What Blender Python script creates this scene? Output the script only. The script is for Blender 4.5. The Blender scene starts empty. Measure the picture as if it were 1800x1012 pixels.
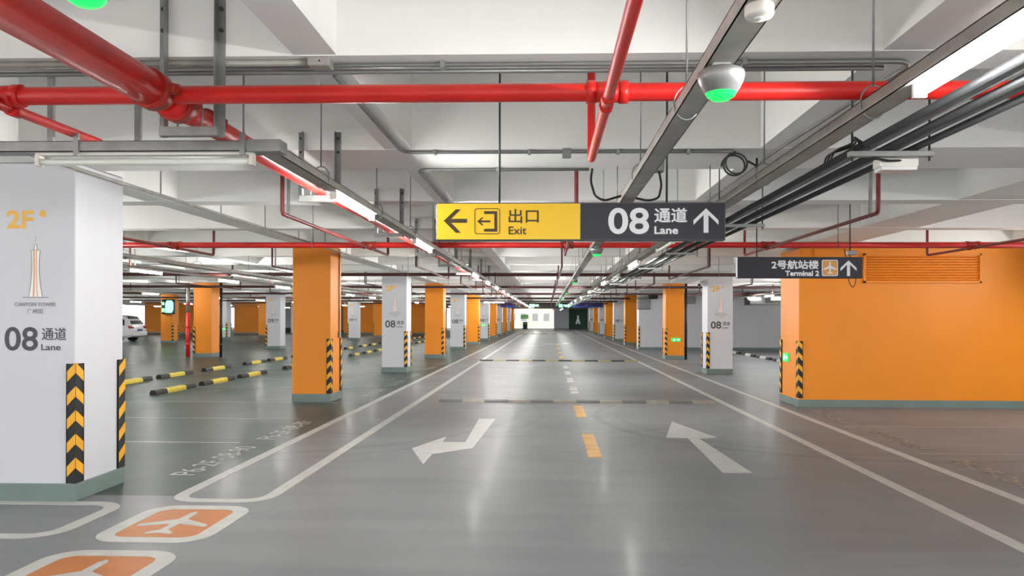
import bpy, bmesh, math, random
from mathutils import Vector, Matrix
random.seed(7)
C = bpy.context.scene.collection
SC = bpy.context.scene

# ---------------------------------------------------------------- camera, sky, exposure
F = 1300.0                       # focal length in pixels of the 1800 px wide frame
PX, PY = 921.0, 558.0            # principal point (a little off the frame's middle)
H = 1.6                          # eye height
TH = math.atan(42 / F)           # the camera looks slightly left of the lane
RO = 0.003                       # slight roll
cam = bpy.data.cameras.new('camera'); cam_o = bpy.data.objects.new('camera', cam); C.objects.link(cam_o)
cam.sensor_width = 36; cam.lens = F / 1800 * 36
cam.shift_x = -(PX - 900) / 1800; cam.shift_y = (PY - 506) / 1800
cam.clip_start = .05; cam.clip_end = 600
cam_o.matrix_world = Matrix.Translation((0, 0, H)) @ Matrix.Rotation(TH, 4, 'Z') @ Matrix.Rotation(math.pi / 2, 4, 'X') @ Matrix.Rotation(RO, 4, 'Z')
SC.camera = cam_o

SKY = 2.5                        # overcast daylight entering at the open edges of the deck
TUBE = 285.0                      # fluorescent tubes
w = bpy.data.worlds.new('world'); SC.world = w; w.use_nodes = True
bg = w.node_tree.nodes['Background']
bg.inputs[0].default_value = (.94, .97, 1, 1); bg.inputs[1].default_value = SKY
SC.view_settings.view_transform = 'Standard'; SC.view_settings.look = 'None'
SC.view_settings.gamma = 1; SC.view_settings.use_curve_mapping = False
SC.view_settings.exposure = 0.2


def ray(px, py):
    u, v = px - PX, py - PY
    u, v = u + v * RO, v - u * RO
    a, b = u / F, -v / F
    s, c = math.sin(TH), math.cos(TH)
    return Vector((-s + a * c, c + a * s, b))


def on_floor(px, py):
    d = ray(px, py); t = -H / d.z
    return (d.x * t, d.y * t)


def at_y(px, py, Y):
    d = ray(px, py); t = Y / d.y
    return Vector((d.x * t, Y, H + d.z * t))


# ---------------------------------------------------------------- materials
def lin(c):
    return tuple(((v / 255) / 12.92 if v / 255 <= .04045 else ((v / 255 + .055) / 1.055) ** 2.4) for v in c) + (1,)


def mat(name, rgb, rough=.6, metal=0., var=.05, scale=3., bump=0., spec=.5, emit=0., bscale=40.):
    m = bpy.data.materials.new(name); m.use_nodes = True
    nt = m.node_tree; p = nt.nodes['Principled BSDF']
    col = lin(rgb)
    p.inputs['Roughness'].default_value = rough; p.inputs['Metallic'].default_value = metal
    p.inputs['Specular IOR Level'].default_value = spec
    tc = nt.nodes.new('ShaderNodeTexCoord')
    if var:
        n = nt.nodes.new('ShaderNodeTexNoise'); n.inputs['Scale'].default_value = scale; n.inputs['Detail'].default_value = 5
        nt.links.new(tc.outputs['Object'], n.inputs['Vector'])
        r = nt.nodes.new('ShaderNodeValToRGB')
        r.color_ramp.elements[0].position = .3; r.color_ramp.elements[1].position = .7
        r.color_ramp.elements[0].color = tuple(x * (1 - var) for x in col[:3]) + (1,)
        r.color_ramp.elements[1].color = tuple(min(1, x * (1 + var)) for x in col[:3]) + (1,)
        nt.links.new(n.outputs['Fac'], r.inputs['Fac']); nt.links.new(r.outputs['Color'], p.inputs['Base Color'])
    else:
        p.inputs['Base Color'].default_value = col
    if bump:
        n2 = nt.nodes.new('ShaderNodeTexNoise'); n2.inputs['Scale'].default_value = bscale
        nt.links.new(tc.outputs['Object'], n2.inputs['Vector'])
        b = nt.nodes.new('ShaderNodeBump'); b.inputs['Strength'].default_value = bump; b.inputs['Distance'].default_value = .01
        nt.links.new(n2.outputs['Fac'], b.inputs['Height']); nt.links.new(b.outputs['Normal'], p.inputs['Normal'])
    if emit:
        p.inputs['Emission Color'].default_value = col; p.inputs['Emission Strength'].default_value = emit
    return m


M = {
    'ceiling': mat('white ceiling paint', (246, 246, 243), .75, var=.035, scale=1.2, bump=.05),
    'concrete': mat('pale concrete', (222, 220, 214), .8, var=.06, scale=.6),
    'white': mat('white pillar paint', (207, 208, 213), .5, var=.02, scale=1.5),
    'orange': mat('orange paint', (237, 141, 10), .5, var=.04, scale=1.1),
    'plinth': mat('grey green skirting paint', (112, 128, 124), .4, var=.06),
    'red': mat('red pipe paint', (224, 38, 32), .4, var=.10, scale=5.),
    'shadedred': mat('shaded red pipe paint', (124, 48, 44), .5, var=.12, scale=5.),  # the red pipes again, shade painted into the colour of the branches
    'deepshadedred': mat('deep shade red pipe paint', (78, 40, 38), .5, var=.12, scale=5.),  # the red pipes again, darkened further for the backlit far mains
    'rust': mat('red brown coupling paint', (168, 44, 32), .45, var=.2, scale=20.),
    'galv': mat('galvanised steel', (150, 152, 150), .45, .55, var=.14, scale=9.),
    'tray': mat('grey tray steel', (160, 158, 151), .5, .15, var=.16, scale=7.),
    'conduit': mat('steel conduit', (140, 142, 141), .4, .5, var=.1),
    'darkpipe': mat('dark grey conduit', (62, 64, 66), .45, .2, var=.1),
    'black': mat('black rubber', (28, 28, 28), .6, var=.15, scale=12., bump=.1),
    'cable': mat('black cable', (22, 22, 24), .5, var=0),
    'yellow': mat('yellow rubber', (238, 172, 34), .5, var=.1, scale=8.),
    'stopyellow': mat('dull yellow rubber', (200, 178, 60), .55, var=.14, scale=8.),
    'stopwhite': mat('worn white rubber', (190, 190, 182), .55, var=.12, scale=8.),
    'line': mat('white floor paint', (176, 176, 172), .45, var=.09, scale=6., spec=.2),
    'stallline': mat('worn thin floor paint', (122, 130, 126), .36, var=.15, scale=4.),
    'lineyellow': mat('worn yellow floor paint', (190, 142, 48), .42, var=.22, scale=5., spec=.2),
    'lineorange': mat('orange floor paint', (174, 108, 56), .45, var=.08, scale=5., spec=.2),
    'bump1': mat('worn dark rubber', (92, 92, 90), .55, var=.2, scale=6.),
    'bump2': mat('worn pale rubber', (134, 130, 116), .55, var=.2, scale=6.),
    'bump3': mat('worn yellow rubber', (150, 142, 96), .55, var=.2, scale=6.),
    'signyellow': mat('yellow sign face', (255, 206, 34), .4, var=0, emit=0),
    'signdark': mat('dark slate sign face', (36, 38, 50), .5, var=0),
    'signframe': mat('grey sign edge', (92, 92, 92), .4, .4, var=0),
    'signwhite': mat('white sign lettering', (240, 240, 243), .4, var=0),
    'signbrown': mat('dark brown sign lettering', (66, 52, 24), .4, var=0),
    'signorange': mat('orange sign symbol', (226, 160, 84), .4, var=0),
    'ink': mat('charcoal lettering', (62, 62, 68), .5, var=0),
    'greyink': mat('grey lettering', (138, 138, 140), .5, var=0),
    'amber': mat('amber lettering', (238, 182, 74), .5, var=0),
    'paleink': mat('white tower fill', (243, 241, 238), .5, var=0),
    'orangeink': mat('orange tower stripe', (226, 160, 112), .5, var=0),
    'plastic': mat('off white plastic', (226, 221, 213), .45, var=0),
    'silver': mat('silver plastic', (138, 138, 137), .34, .5, var=0),
    'clear': mat('milky lamp cover', (228, 230, 226), .3, var=0),
    'tube': mat('lit tube', (255, 253, 250), .3, var=0, emit=TUBE),
    'lampglow': mat('dim lamp cover', (255, 252, 244), .3, var=0, emit=3.),
    'tubeoff': mat('unlit tube', (226, 230, 220), .3, var=0),
    'led': mat('green light lens', (24, 214, 84), .3, var=0, emit=1.5),
    'ledpale': mat('pale green display light', (120, 255, 170), .3, var=0, emit=2.6),
    'exit': mat('green exit sign face', (24, 178, 84), .3, var=0, emit=1.1),
    'exitwhite': mat('lit white symbol', (225, 255, 235), .3, var=0, emit=1.6),
    'screen': mat('black display face', (14, 16, 15), .3, var=0),
    'greendoor': mat('dark green panel', (12, 54, 36), .5, var=.1),
    'blue': mat('blue banner', (36, 66, 150), .5, var=.05),
    'louvre': mat('grey louvre', (140, 140, 136), .5, .2, var=.05),
    'cream': mat('cream facade', (238, 228, 178), .7, var=.06, scale=.5),
    'glass': mat('dark window glass', (34, 40, 44), .08, var=0),
    'car': mat('white car paint', (222, 224, 228), .2, var=0, spec=.6),
    'tail': mat('red lamp lens', (150, 16, 22), .2, var=0),
    'tyre': mat('tyre rubber', (24, 24, 25), .7, var=0),
    'alloy': mat('alloy wheel', (150, 152, 156), .3, .8, var=0),
    'foliage': mat('green foliage', (62, 98, 52), .7, var=.4, scale=2.),
}


def floor_material():
    m = bpy.data.materials.new('grey green epoxy floor'); m.use_nodes = True
    nt = m.node_tree; L = nt.links; p = nt.nodes['Principled BSDF']
    tc = nt.nodes.new('ShaderNodeTexCoord')
    def noise(scale, sx=1, sy=1, detail=5):
        mp = nt.nodes.new('ShaderNodeMapping'); mp.inputs['Scale'].default_value = (sx, sy, 1)
        L.new(tc.outputs['Object'], mp.inputs['Vector'])
        n = nt.nodes.new('ShaderNodeTexNoise'); n.inputs['Scale'].default_value = scale; n.inputs['Detail'].default_value = detail
        L.new(mp.outputs['Vector'], n.inputs['Vector']); return n.outputs['Fac']
    def math_(op, a, b=None, c=None):
        n = nt.nodes.new('ShaderNodeMath'); n.operation = op
        for i, v in enumerate((a, b, c)):
            if v is None: continue
            if hasattr(v, 'links'): L.new(v, n.inputs[i])
            else: n.inputs[i].default_value = v
        return n.outputs[0]
    sep = nt.nodes.new('ShaderNodeSeparateXYZ'); L.new(tc.outputs['Object'], sep.inputs[0])
    X, Y = sep.outputs[0], sep.outputs[1]
    r = nt.nodes.new('ShaderNodeValToRGB')
    r.color_ramp.elements[0].position = .32; r.color_ramp.elements[1].position = .68
    r.color_ramp.elements[0].color = lin((110, 113, 116)); r.color_ramp.elements[1].color = lin((127, 129, 131))
    f = math_('ADD', math_('MULTIPLY', noise(.5), .6), math_('MULTIPLY', noise(1.5, .25, 2.2), .4))
    L.new(f, r.inputs['Fac'])
    # parking bays beyond the walkways are coated a greener grey
    bay = math_('MULTIPLY', math_('GREATER_THAN', math_('MULTIPLY', X, -1), 3.30), math_('GREATER_THAN', Y, 6.5))
    mixb = nt.nodes.new('ShaderNodeMixRGB'); mixb.blend_type = 'MIX'
    L.new(bay, mixb.inputs[0]); L.new(r.outputs['Color'], mixb.inputs[1])
    r2 = nt.nodes.new('ShaderNodeValToRGB')
    r2.color_ramp.elements[0].position = .32; r2.color_ramp.elements[1].position = .68
    r2.color_ramp.elements[0].color = lin((66, 77, 73)); r2.color_ramp.elements[1].color = lin((80, 90, 85))
    L.new(f, r2.inputs['Fac']); L.new(r2.outputs['Color'], mixb.inputs[2])
    # tyre marks: arcs swept by turning cars
    tot = None
    for cx, cy, rad, wd, st in ((4.4, 12.0, 3.6, .10, .5), (4.4, 12.0, 3.25, .08, .35), (-4.6, 12.4, 4.1, .11, .4), (-4.6, 12.4, 4.5, .08, .3), (-1.3, 15.5, 5.6, .12, .25)):
        dx = math_('SUBTRACT', X, cx); dy = math_('SUBTRACT', Y, cy)
        d = math_('SQRT', math_('ADD', math_('MULTIPLY', dx, dx), math_('MULTIPLY', dy, dy)))
        q = math_('SUBTRACT', 1, math_('DIVIDE', math_('ABSOLUTE', math_('SUBTRACT', d, rad)), wd))
        q = math_('MULTIPLY', math_('MAXIMUM', q, 0), st)
        tot = q if tot is None else math_('ADD', tot, q)
    tot = math_('MULTIPLY', tot, math_('MULTIPLY', noise(1.1), 1.3))
    mx = nt.nodes.new('ShaderNodeMixRGB'); mx.blend_type = 'MIX'
    L.new(tot, mx.inputs[0]); L.new(mixb.outputs[0], mx.inputs[1]); mx.inputs[2].default_value = lin((72, 74, 74))
    L.new(mx.outputs[0], p.inputs['Base Color'])
    rr = math_('ADD', .34, math_('MULTIPLY', noise(1.2, 1, .6), .16))
    L.new(rr, p.inputs['Roughness']); p.inputs['Specular IOR Level'].default_value = .06
    p.inputs['Coat Weight'].default_value = .04; p.inputs['Coat Roughness'].default_value = .16
    b = nt.nodes.new('ShaderNodeBump'); b.inputs['Strength'].default_value = .12; b.inputs['Distance'].default_value = .02
    L.new(noise(2.2, 1, 1, 3), b.inputs['Height']); L.new(b.outputs['Normal'], p.inputs['Normal'])
    return m


M['floor'] = floor_material()


def dusty(m, amount=.45):
    """grey dust lying on the upper side of a painted pipe"""
    nt = m.node_tree; L = nt.links; p = nt.nodes['Principled BSDF']
    src = p.inputs['Base Color'].links[0].from_socket
    g = nt.nodes.new('ShaderNodeNewGeometry'); sp = nt.nodes.new('ShaderNodeSeparateXYZ'); L.new(g.outputs['Normal'], sp.inputs[0])
    mr = nt.nodes.new('ShaderNodeMapRange'); mr.interpolation_type = 'SMOOTHSTEP'
    mr.inputs['From Min'].default_value = .5; mr.inputs['From Max'].default_value = .9; mr.inputs['To Max'].default_value = amount
    L.new(sp.outputs[2], mr.inputs['Value'])
    mx = nt.nodes.new('ShaderNodeMixRGB'); L.new(mr.outputs[0], mx.inputs[0]); L.new(src, mx.inputs[1]); mx.inputs[2].default_value = lin((126, 108, 100))
    L.new(mx.outputs[0], p.inputs['Base Color'])


dusty(M['red']); dusty(M['rust'], .5)


# ---------------------------------------------------------------- mesh helpers
class MB:
    """collects shapes and links them as ONE mesh object"""
    def __init__(s): s.v = []; s.f = []; s.m = []; s.s = []

    def add(s, vs, fs, mi=0, smooth=False):
        o = len(s.v); s.v += [tuple(v) for v in vs]
        for f in fs: s.f.append([o + i for i in f]); s.m.append(mi); s.s.append(smooth)
        return s

    def box(s, x0, x1, y0, y1, z0, z1, mi=0):
        x0, x1 = sorted((x0, x1)); y0, y1 = sorted((y0, y1)); z0, z1 = sorted((z0, z1))
        vs = [(x, y, z) for z in (z0, z1) for y in (y0, y1) for x in (x0, x1)]
        return s.add(vs, [(0, 2, 3, 1), (4, 5, 7, 6), (0, 1, 5, 4), (2, 6, 7, 3), (0, 4, 6, 2), (1, 3, 7, 5)], mi)

    def rbox(s, x0, x1, y0, y1, z0, z1, r=.01, mi=0, seg=2):
        bm = bmesh.new(); t = MB().box(x0, x1, y0, y1, z0, z1)
        vs = [bm.verts.new(v) for v in t.v]
        for f in t.f: bm.faces.new([vs[i] for i in f])
        bmesh.ops.bevel(bm, geom=list(bm.edges), offset=r, segments=seg, affect='EDGES', profile=.5)
        bm.verts.index_update()
        s.add([v.co for v in bm.verts], [[v.index for v in f.verts] for f in bm.faces], mi); bm.free(); return s

    def tube(s, pts, r, n=12, mi=0, cap=True, closed=False):
        pts = [Vector(p) for p in pts]; N = len(pts); rr = r if isinstance(r, (list, tuple)) else [r] * N
        vs = []; ref = None
        for i, p in enumerate(pts):
            if closed: t = (pts[(i + 1) % N] - pts[i - 1]).normalized(); k = 1
            else:
                a = (p - pts[i - 1]).normalized() if i else None
                b = (pts[i + 1] - p).normalized() if i < N - 1 else None
                t = (a or b) if not (a and b) else (a + b).normalized()
                k = 1
            if ref is None: ref = Vector((0, 0, 1)) if abs(t.z) < .9 else Vector((1, 0, 0))
            u = t.cross(ref).normalized(); ref = u.cross(t).normalized()
            for j in range(n):
                q = 2 * math.pi * j / n
                vs.append(p + (u * math.cos(q) + ref * math.sin(q)) * rr[i] * k)
        fs = []
        for i in range(N if closed else N - 1):
            for j in range(n):
                a, b = i * n, ((i + 1) % N) * n
                fs.append((a + j, a + (j + 1) % n, b + (j + 1) % n, b + j))
        s.add(vs, fs, mi, True)
        if cap and not closed:
            o = len(s.v) - len(vs)
            s.f.append([o + j for j in range(n)][::-1]); s.m.append(mi); s.s.append(False)
            s.f.append([o + (N - 1) * n + j for j in range(n)]); s.m.append(mi); s.s.append(False)
        return s

    def cyl(s, p0, p1, r, n=12, mi=0): return s.tube([p0, p1], r, n, mi)

    def lathe(s, prof, c, n=24, mi=0):
        vs = []; fs = []
        for r, z in prof:
            for j in range(n): q = 2 * math.pi * j / n; vs.append((c[0] + r * math.cos(q), c[1] + r * math.sin(q), c[2] + z))
        for i in range(len(prof) - 1):
            for j in range(n): fs.append((i * n + j, i * n + (j + 1) % n, (i + 1) * n + (j + 1) % n, (i + 1) * n + j))
        return s.add(vs, fs, mi, True)

    def prism(s, poly, O, U, V, W, depth, mi=0):
        """polygon (u,v) at O + u*U + v*V, given thickness `depth` along W"""
        O, U, V, W = Vector(O), Vector(U), Vector(V), Vector(W)
        a = [O + U * x + V * y for x, y in poly]; b = [p + W * depth for p in a]; n = len(a)
        return s.add(a + b, [list(range(n))[::-1], [n + i for i in range(n)]] + [(i, (i + 1) % n, n + (i + 1) % n, n + i) for i in range(n)], mi)

    def flat(s, poly, z=.003, mi=0):       # thin paint film on the floor
        return s.prism(poly, (0, 0, 0), (1, 0, 0), (0, 1, 0), (0, 0, 1), z, mi)

    def ribbon(s, path, wd, z=.003, closed=False, mi=0):
        P = [Vector((x, y, 0)) for x, y in path]; N = len(P); l = []; r = []
        for i in range(N):
            a = P[i] - P[i - 1] if (i or closed) else None
            b = P[(i + 1) % N] - P[i] if (i < N - 1 or closed) else None
            t = ((a.normalized() if a else Vector()) + (b.normalized() if b else Vector())).normalized()
            nrm = Vector((-t.y, t.x, 0)); c = nrm.dot(Vector((-(b or a).normalized().y, (b or a).normalized().x, 0)))
            l.append(P[i] + nrm * wd / 2 / max(c, .5)); r.append(P[i] - nrm * wd / 2 / max(c, .5))
        up = Vector((0, 0, z))
        vs = l + r + [q + up for q in l] + [q + up for q in r]; fs = []
        for i in range(N if closed else N - 1):
            j = (i + 1) % N
            fs += [(2 * N + i, 3 * N + i, 3 * N + j, 2 * N + j), (i, 2 * N + i, 2 * N + j, j), (N + i, N + j, 3 * N + j, 3 * N + i)]
        if not closed: fs += [(0, N, 3 * N, 2 * N), (N - 1, 3 * N - 1, 4 * N - 1, 2 * N - 1)]
        return s.add(vs, fs, mi)

    def mesh(s, name, mats, off=(0, 0, 0)):
        me = bpy.data.meshes.new(name)
        me.from_pydata([(v[0] - off[0], v[1] - off[1], v[2] - off[2]) for v in s.v], [], s.f)
        for m in (mats if isinstance(mats, (list, tuple)) else [mats]): me.materials.append(M[m])
        me.polygons.foreach_set('material_index', s.m); me.polygons.foreach_set('use_smooth', s.s)
        bm = bmesh.new(); bm.from_mesh(me); bmesh.ops.recalc_face_normals(bm, faces=list(bm.faces)); bm.to_mesh(me); bm.free()
        return me

    def build(s, name, mats, parent=None, label=None, kind=None, local=False):
        off = (0, 0, 0)
        if parent is not None and not local:
            q = parent
            off = Vector((0, 0, 0))
            while q is not None: off = off + Vector(q.location); q = q.parent
        return link(name, s.mesh(name, mats, off), parent, label, kind)


def link(name, me, parent=None, label=None, kind=None, loc=None):
    o = bpy.data.objects.new(name, me); C.objects.link(o)
    if parent is not None: o.parent = parent
    if label: o['label'] = label
    if kind: o['kind'] = kind
    if loc: o.location = loc
    return o


def tag(o, label, cat, group=None, kind=None):
    o['label'] = label; o['category'] = cat
    if group: o['group'] = group
    if kind: o['kind'] = kind
    return o


def thing(name, label, cat, loc=(0, 0, 0), group=None, rz=0):
    o = bpy.data.objects.new(name, None); C.objects.link(o); o.location = loc; o.rotation_euler.z = rz
    o.empty_display_size = .1
    return tag(o, label, cat, group, 'thing')


def structure(name, mb, mats):
    o = mb.build(name, mats); o['kind'] = 'structure'; return o


def copy_tree(o, parent=None):
    c = o.copy(); C.objects.link(c)
    if parent is not None: c.parent = parent; c.matrix_parent_inverse = o.matrix_parent_inverse
    for ch in [k for k in KIDS.get(o.name, [])]: copy_tree(ch, c)
    return c


KIDS = {}


def index_kids():
    KIDS.clear()
    for o in bpy.data.objects:
        if o.parent: KIDS.setdefault(o.parent.name, []).append(o)


ORD = 'nearest,second,third,fourth,fifth,sixth,seventh,eighth,ninth,tenth,eleventh,twelfth,thirteenth,fourteenth,fifteenth,sixteenth,seventeenth,eighteenth,nineteenth,twentieth'.split(',')
ORD += ['twenty-' + x for x in 'first,second,third,fourth,fifth,sixth,seventh,eighth,ninth'.split(',')] + ['thirtieth'] + ['thirty-' + x for x in 'first,second,third,fourth,fifth'.split(',')]


def nth(i): return ORD[i] + (' nearest' if i else '')


_tc = {}


def text_shape(body, bold=0.0):
    k = (body, bold)
    if k not in _tc:
        cu = bpy.data.curves.new('lettering', 'FONT'); cu.body = body; cu.size = 1; cu.offset = bold; cu.resolution_u = 5
        o = bpy.data.objects.new('lettering', cu); C.objects.link(o)
        me = bpy.data.meshes.new_from_object(o.evaluated_get(bpy.context.evaluated_depsgraph_get()))
        vs = [v.co.copy() for v in me.vertices]; fs = [list(p.vertices) for p in me.polygons]
        bpy.data.objects.remove(o); bpy.data.curves.remove(cu); bpy.data.meshes.remove(me)
        xs = [v.x for v in vs]; ys = [v.y for v in vs]
        _tc[k] = (vs, fs, min(xs), max(xs), min(ys), max(ys))
    return _tc[k]


def text(mb, body, O, U, V, x0, x1, y0, y1, bold=0., mi=0):
    """text fitted into the rectangle [x0,x1]x[y0,y1] of the plane O + x*U + y*V"""
    vs, fs, a, b, c, d = text_shape(body, bold)
    O, U, V = Vector(O), Vector(U), Vector(V)
    mb.add([O + U * (x0 + (v.x - a) / (b - a) * (x1 - x0)) + V * (y0 + (v.y - c) / (d - c) * (y1 - y0)) for v in vs], fs, mi)


def bold_text(mb, body, O, U, V, W, x0, x1, y0, y1, sh):
    for i, (a, b) in enumerate(((0, 0), (sh, 0), (-sh, 0), (0, sh), (0, -sh), (sh * .7, sh * .7), (-sh * .7, sh * .7), (sh * .7, -sh * .7), (-sh * .7, -sh * .7))):
        text(mb, body, Vector(O) + Vector(W) * (.00015 * i), U, V, x0 + sh + a, x1 - sh + a, y0 + sh + b, y1 - sh + b, 0)


def rrect(x0, x1, y0, y1, r, n=6):
    out = []
    for cx, cy, a in ((x1 - r, y1 - r, 0), (x0 + r, y1 - r, 90), (x0 + r, y0 + r, 180), (x1 - r, y0 + r, 270)):
        for i in range(n + 1):
            q = math.radians(a + 90 * i / n); out.append((cx + r * math.cos(q), cy + r * math.sin(q)))
    return out


def smooth_path(pts, r=.1, n=6):
    """round the corners of a polyline"""
    P = [Vector(p) for p in pts]; out = [P[0]]
    for i in range(1, len(P) - 1):
        a = (P[i - 1] - P[i]); b = (P[i + 1] - P[i]); k = min(r, a.length * .45, b.length * .45)
        s, e = P[i] + a.normalized() * k, P[i] + b.normalized() * k
        for j in range(n + 1):
            t = j / n; out.append((1 - t) ** 2 * s + 2 * t * (1 - t) * P[i] + t * t * e)
    out.append(P[-1]); return out


# ---------------------------------------------------------------- setting: floor, ceiling with beams, walls
SOF, SLAB = 2.93, 3.85            # beam soffit and slab heights
Y0, Y1 = -2.6, 110.0
floor = structure('floor', MB().box(-60, 40, -2.7, 112, -.2, 0), 'floor')
structure('ground_outside', MB().box(-140, 120, -70, 200, -.4, -.2).box(-60, 40, -70, -2.7, -.2, -.01).box(-60, 40, 112, 200, -.2, -.01)  # added pale ground, bounces daylight up onto the near soffits
          .box(-140, -60, -70, 200, -.2, -.01).box(40, 120, -70, 200, -.2, -.01), 'concrete')

cross = [(3.73, 4.01), (.92, 1.22), (-1.66, -.85)]
for k in range(14):
    cross += [(5.84 + 7.5 * k, 6.65 + 7.5 * k), (8.42 + 7.5 * k, 8.72 + 7.5 * k), (11.0 + 7.5 * k, 11.28 + 7.5 * k)]
longs = [(-1.3, -1.08), (1.66, 1.93), (-4.66, -4.28), (4.58, 5.4), (-7.7, -7.35), (-10.7, -10.35), (-13.75, -13.2), (-17.9, -17.5), (-22.6, -22.1), (-27, -26.6),
         (-31.6, -31.1), (8.2, 8.55), (11.2, 11.5)]
XL, XR = -50, 14.4
cb = MB().box(XL, XR, Y0, Y1, SLAB, SLAB + .2)
for a, b in cross: cb.box(XL, XR, a, b, SOF, SLAB)
for a, b in longs: cb.box(a, b, Y0, Y1, SOF + .004, SLAB)
LEFTX, RIGHTX, ROW2X, ROW3X = -4.44, 4.91, -13.62, -22.9
PY0 = 6.26                       # front of the first pillar row
PW = .36                          # half width of a pillar
for xc in (LEFTX, RIGHTX, ROW2X, ROW3X):
    for k in range(14): yc = PY0 + PW + 7.5 * k; cb.box(xc - PW, xc + PW, yc - PW, yc + PW, SOF + .002, SLAB)
ceiling = structure('ceiling', cb, 'ceiling')


def top_at(x, y):
    for a, b in cross:
        if a <= y <= b: return SOF
    for a, b in longs:
        if a <= x <= b: return SOF + .004
    return SLAB


wb = MB().box(4.55, XR, 37.2, 38.0, .14, SOF, 0).box(4.54, XR, 37.19, 38.01, 0, .14, 1)
wall_white = structure('wall_right_far', wb, ['white', 'plinth'])
structure('wall_right', MB().box(XR, XR + .3, Y0, 75, 0, SLAB), 'white')
OB = 13.56
ob = MB().box(4.55, XR, OB, OB + 1.05, .13, SOF - .06, 0).box(4.535, XR, OB - .015, OB + 1.06, 0, .13, 1)
wall_orange = structure('wall_right_orange', ob, ['orange', 'plinth'])
for nm, x0, x1, y in (('wall_left_far', -37.7, -33.0, 68), ('wall_left_middle', -29.2, -25.9, 68), ('wall_left_near', -19.5, -11.0, 70)):
    structure(nm, MB().box(x0, x1, y, y + .5, .14, SOF, 0).box(x0 - .01, x1 + .01, y - .01, y + .51, 0, .14, 1), ['orange', 'plinth'])
# end of the lane: open exit with a header, pale wall on its right
eb = MB().box(-14, -5.0, Y1, Y1 + .4, 0, SLAB).box(-5.0, .9, Y1, Y1 + .4, 3.0, SLAB).box(.9, 10, Y1, Y1 + .4, 0, SLAB)
structure('wall_end', eb, 'white')
structure('wall_left_end', MB().box(-46, -24, Y1 - 1, Y1 - .7, 0, SLAB), 'white')

# ---------------------------------------------------------------- paint on the floor
FP = lambda name, mb, m, label: mb.build(name, m, floor, label)
for sgn, a, b, nm in ((-1, -3.27, -2.46, 'left'), (1, 3.32, 4.17, 'right')):
    if sgn < 0:
        y0 = on_floor(390, 880)[1]
        path = smooth_path([(a, 92, 0), (a, y0, 0), (b, y0, 0), (b, 92, 0)], .26, 8)
        FP('walkway_line', MB().ribbon([(p.x, p.y) for p in path], .12), 'line', 'white double walkway line with rounded end beside the left pillars')
    else:
        FP('walkway_line', MB().ribbon([(a, -8), (a, 92)], .12), 'line', 'white walkway line right of the straight arrow')
        FP('walkway_line', MB().ribbon([(b, -8), (b, 92)], .12), 'line', 'white walkway line beside the right pillars and orange wall')
bx = rrect(-8, -3.62, 5.25, 6.2, .22)
FP('walkway_line', MB().ribbon(bx, .12, closed=True), 'line', 'white rounded walkway outline in front of the white pillar')
PLANE = [(0, .5), (.05, .42), (.06, .15), (.46, -.08), (.46, -.17), (.06, -.05), (.045, -.3), (.17, -.4), (.17, -.47), (0, -.42)]
PLANE = PLANE + [(-x, y) for x, y in PLANE[-2:0:-1]]
for (x0, x1, y0, y1, lab) in ((-3.24, -2.5, 5.2, 6.1, 'orange floor square with a white aeroplane, below the white pillar'),
                              (-3.27, -2.5, 3.98, 4.9, 'orange floor square cut by the bottom edge of the photo')):
    mb = MB().flat(rrect(x0 - .05, x1 + .05, y0 - .05, y1 + .05, .2), .002, 1).ribbon(rrect(x0, x1, y0, y1, .17), .12, .004, True, 0)
    cx, cy, w_, h_ = (x0 + x1) / 2, (y0 + y1) / 2, (x1 - x0) * .78, (y1 - y0) * .72
    mb.flat([(cx + px * w_, cy + py * h_) for px, py in PLANE], .004, 0)
    FP('aeroplane_symbol', mb, ['line', 'lineorange'], lab)
LT = [(724, 788), (785, 767), (778, 777), (818, 777), (842, 736), (871, 736), (831, 788), (760, 798), (744, 816)]
FP('turn_arrow', MB().flat([on_floor(*p) for p in LT]), 'line', 'white left-turn arrow painted on the lane')
ST = [(1181, 741), (1260, 769), (1229, 771), (1322, 831), (1271, 831), (1209, 770), (1171, 769)]
FP('straight_arrow', MB().flat([on_floor(*p) for p in ST]), 'line', 'white straight-ahead arrow painted right of the centre line')
dash = [(8.5, 10.2, 'lineyellow'), (11.9, 13.5, 'lineyellow'), (15.6, 17.2, 'line'), (18.4, 19.6, 'line'), (20.8, 22.2, 'line'), (23.4, 24.8, 'line'),
        (29, 30.6, 'lineyellow'), (33, 34.6, 'lineyellow'), (38, 39.6, 'lineyellow'), (43, 44.6, 'lineyellow')]
for i, (a, b, m) in enumerate(dash):
    mb = MB()
    if m == 'line' :  # lamp glare on the yellow dashes, drawn as broken white paint
        q = a
        while q < b: mb.flat([(.50 + random.uniform(-.03, .03), q), (.66, q), (.66, min(b, q + .55)), (.50, min(b, q + .5))], .003); q += .7
    else: mb.flat([(.47, a), (.63, a), (.63, b), (.47, b)], .003)
    FP('centre_dash', mb, m, None)
FP('cross_mark', MB().flat([(-.4, 45), (1.4, 45), (1.4, 45.5), (1.2, 47), (.9, 47), (1.0, 45.5), (-.4, 45.5)], .003), 'line', 'white mark across the lane far away')
for i, y in enumerate((7.35, 9.55)):
    mb = MB(); text(mb, 'P6-2F-08-%02d' % (90 - i), (0, 0, .003), (0, 1, 0), (-1, 0, 0), y, y + 1.65, 3.56, 3.82, .0)
    FP('bay_number', mb, 'line', 'white bay number painted beside the left walkway')
for i, y in enumerate((14.9, 17.1, 19.3, 22.4, 24.6)):
    mb = MB(); text(mb, 'P6-2F-08-%02d' % (87 - i), (0, 0, .003), (0, 1, 0), (-1, 0, 0), y, y + 1.5, 3.56, 3.8, .0)
    FP('bay_number', mb, 'stallline', None)
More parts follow.
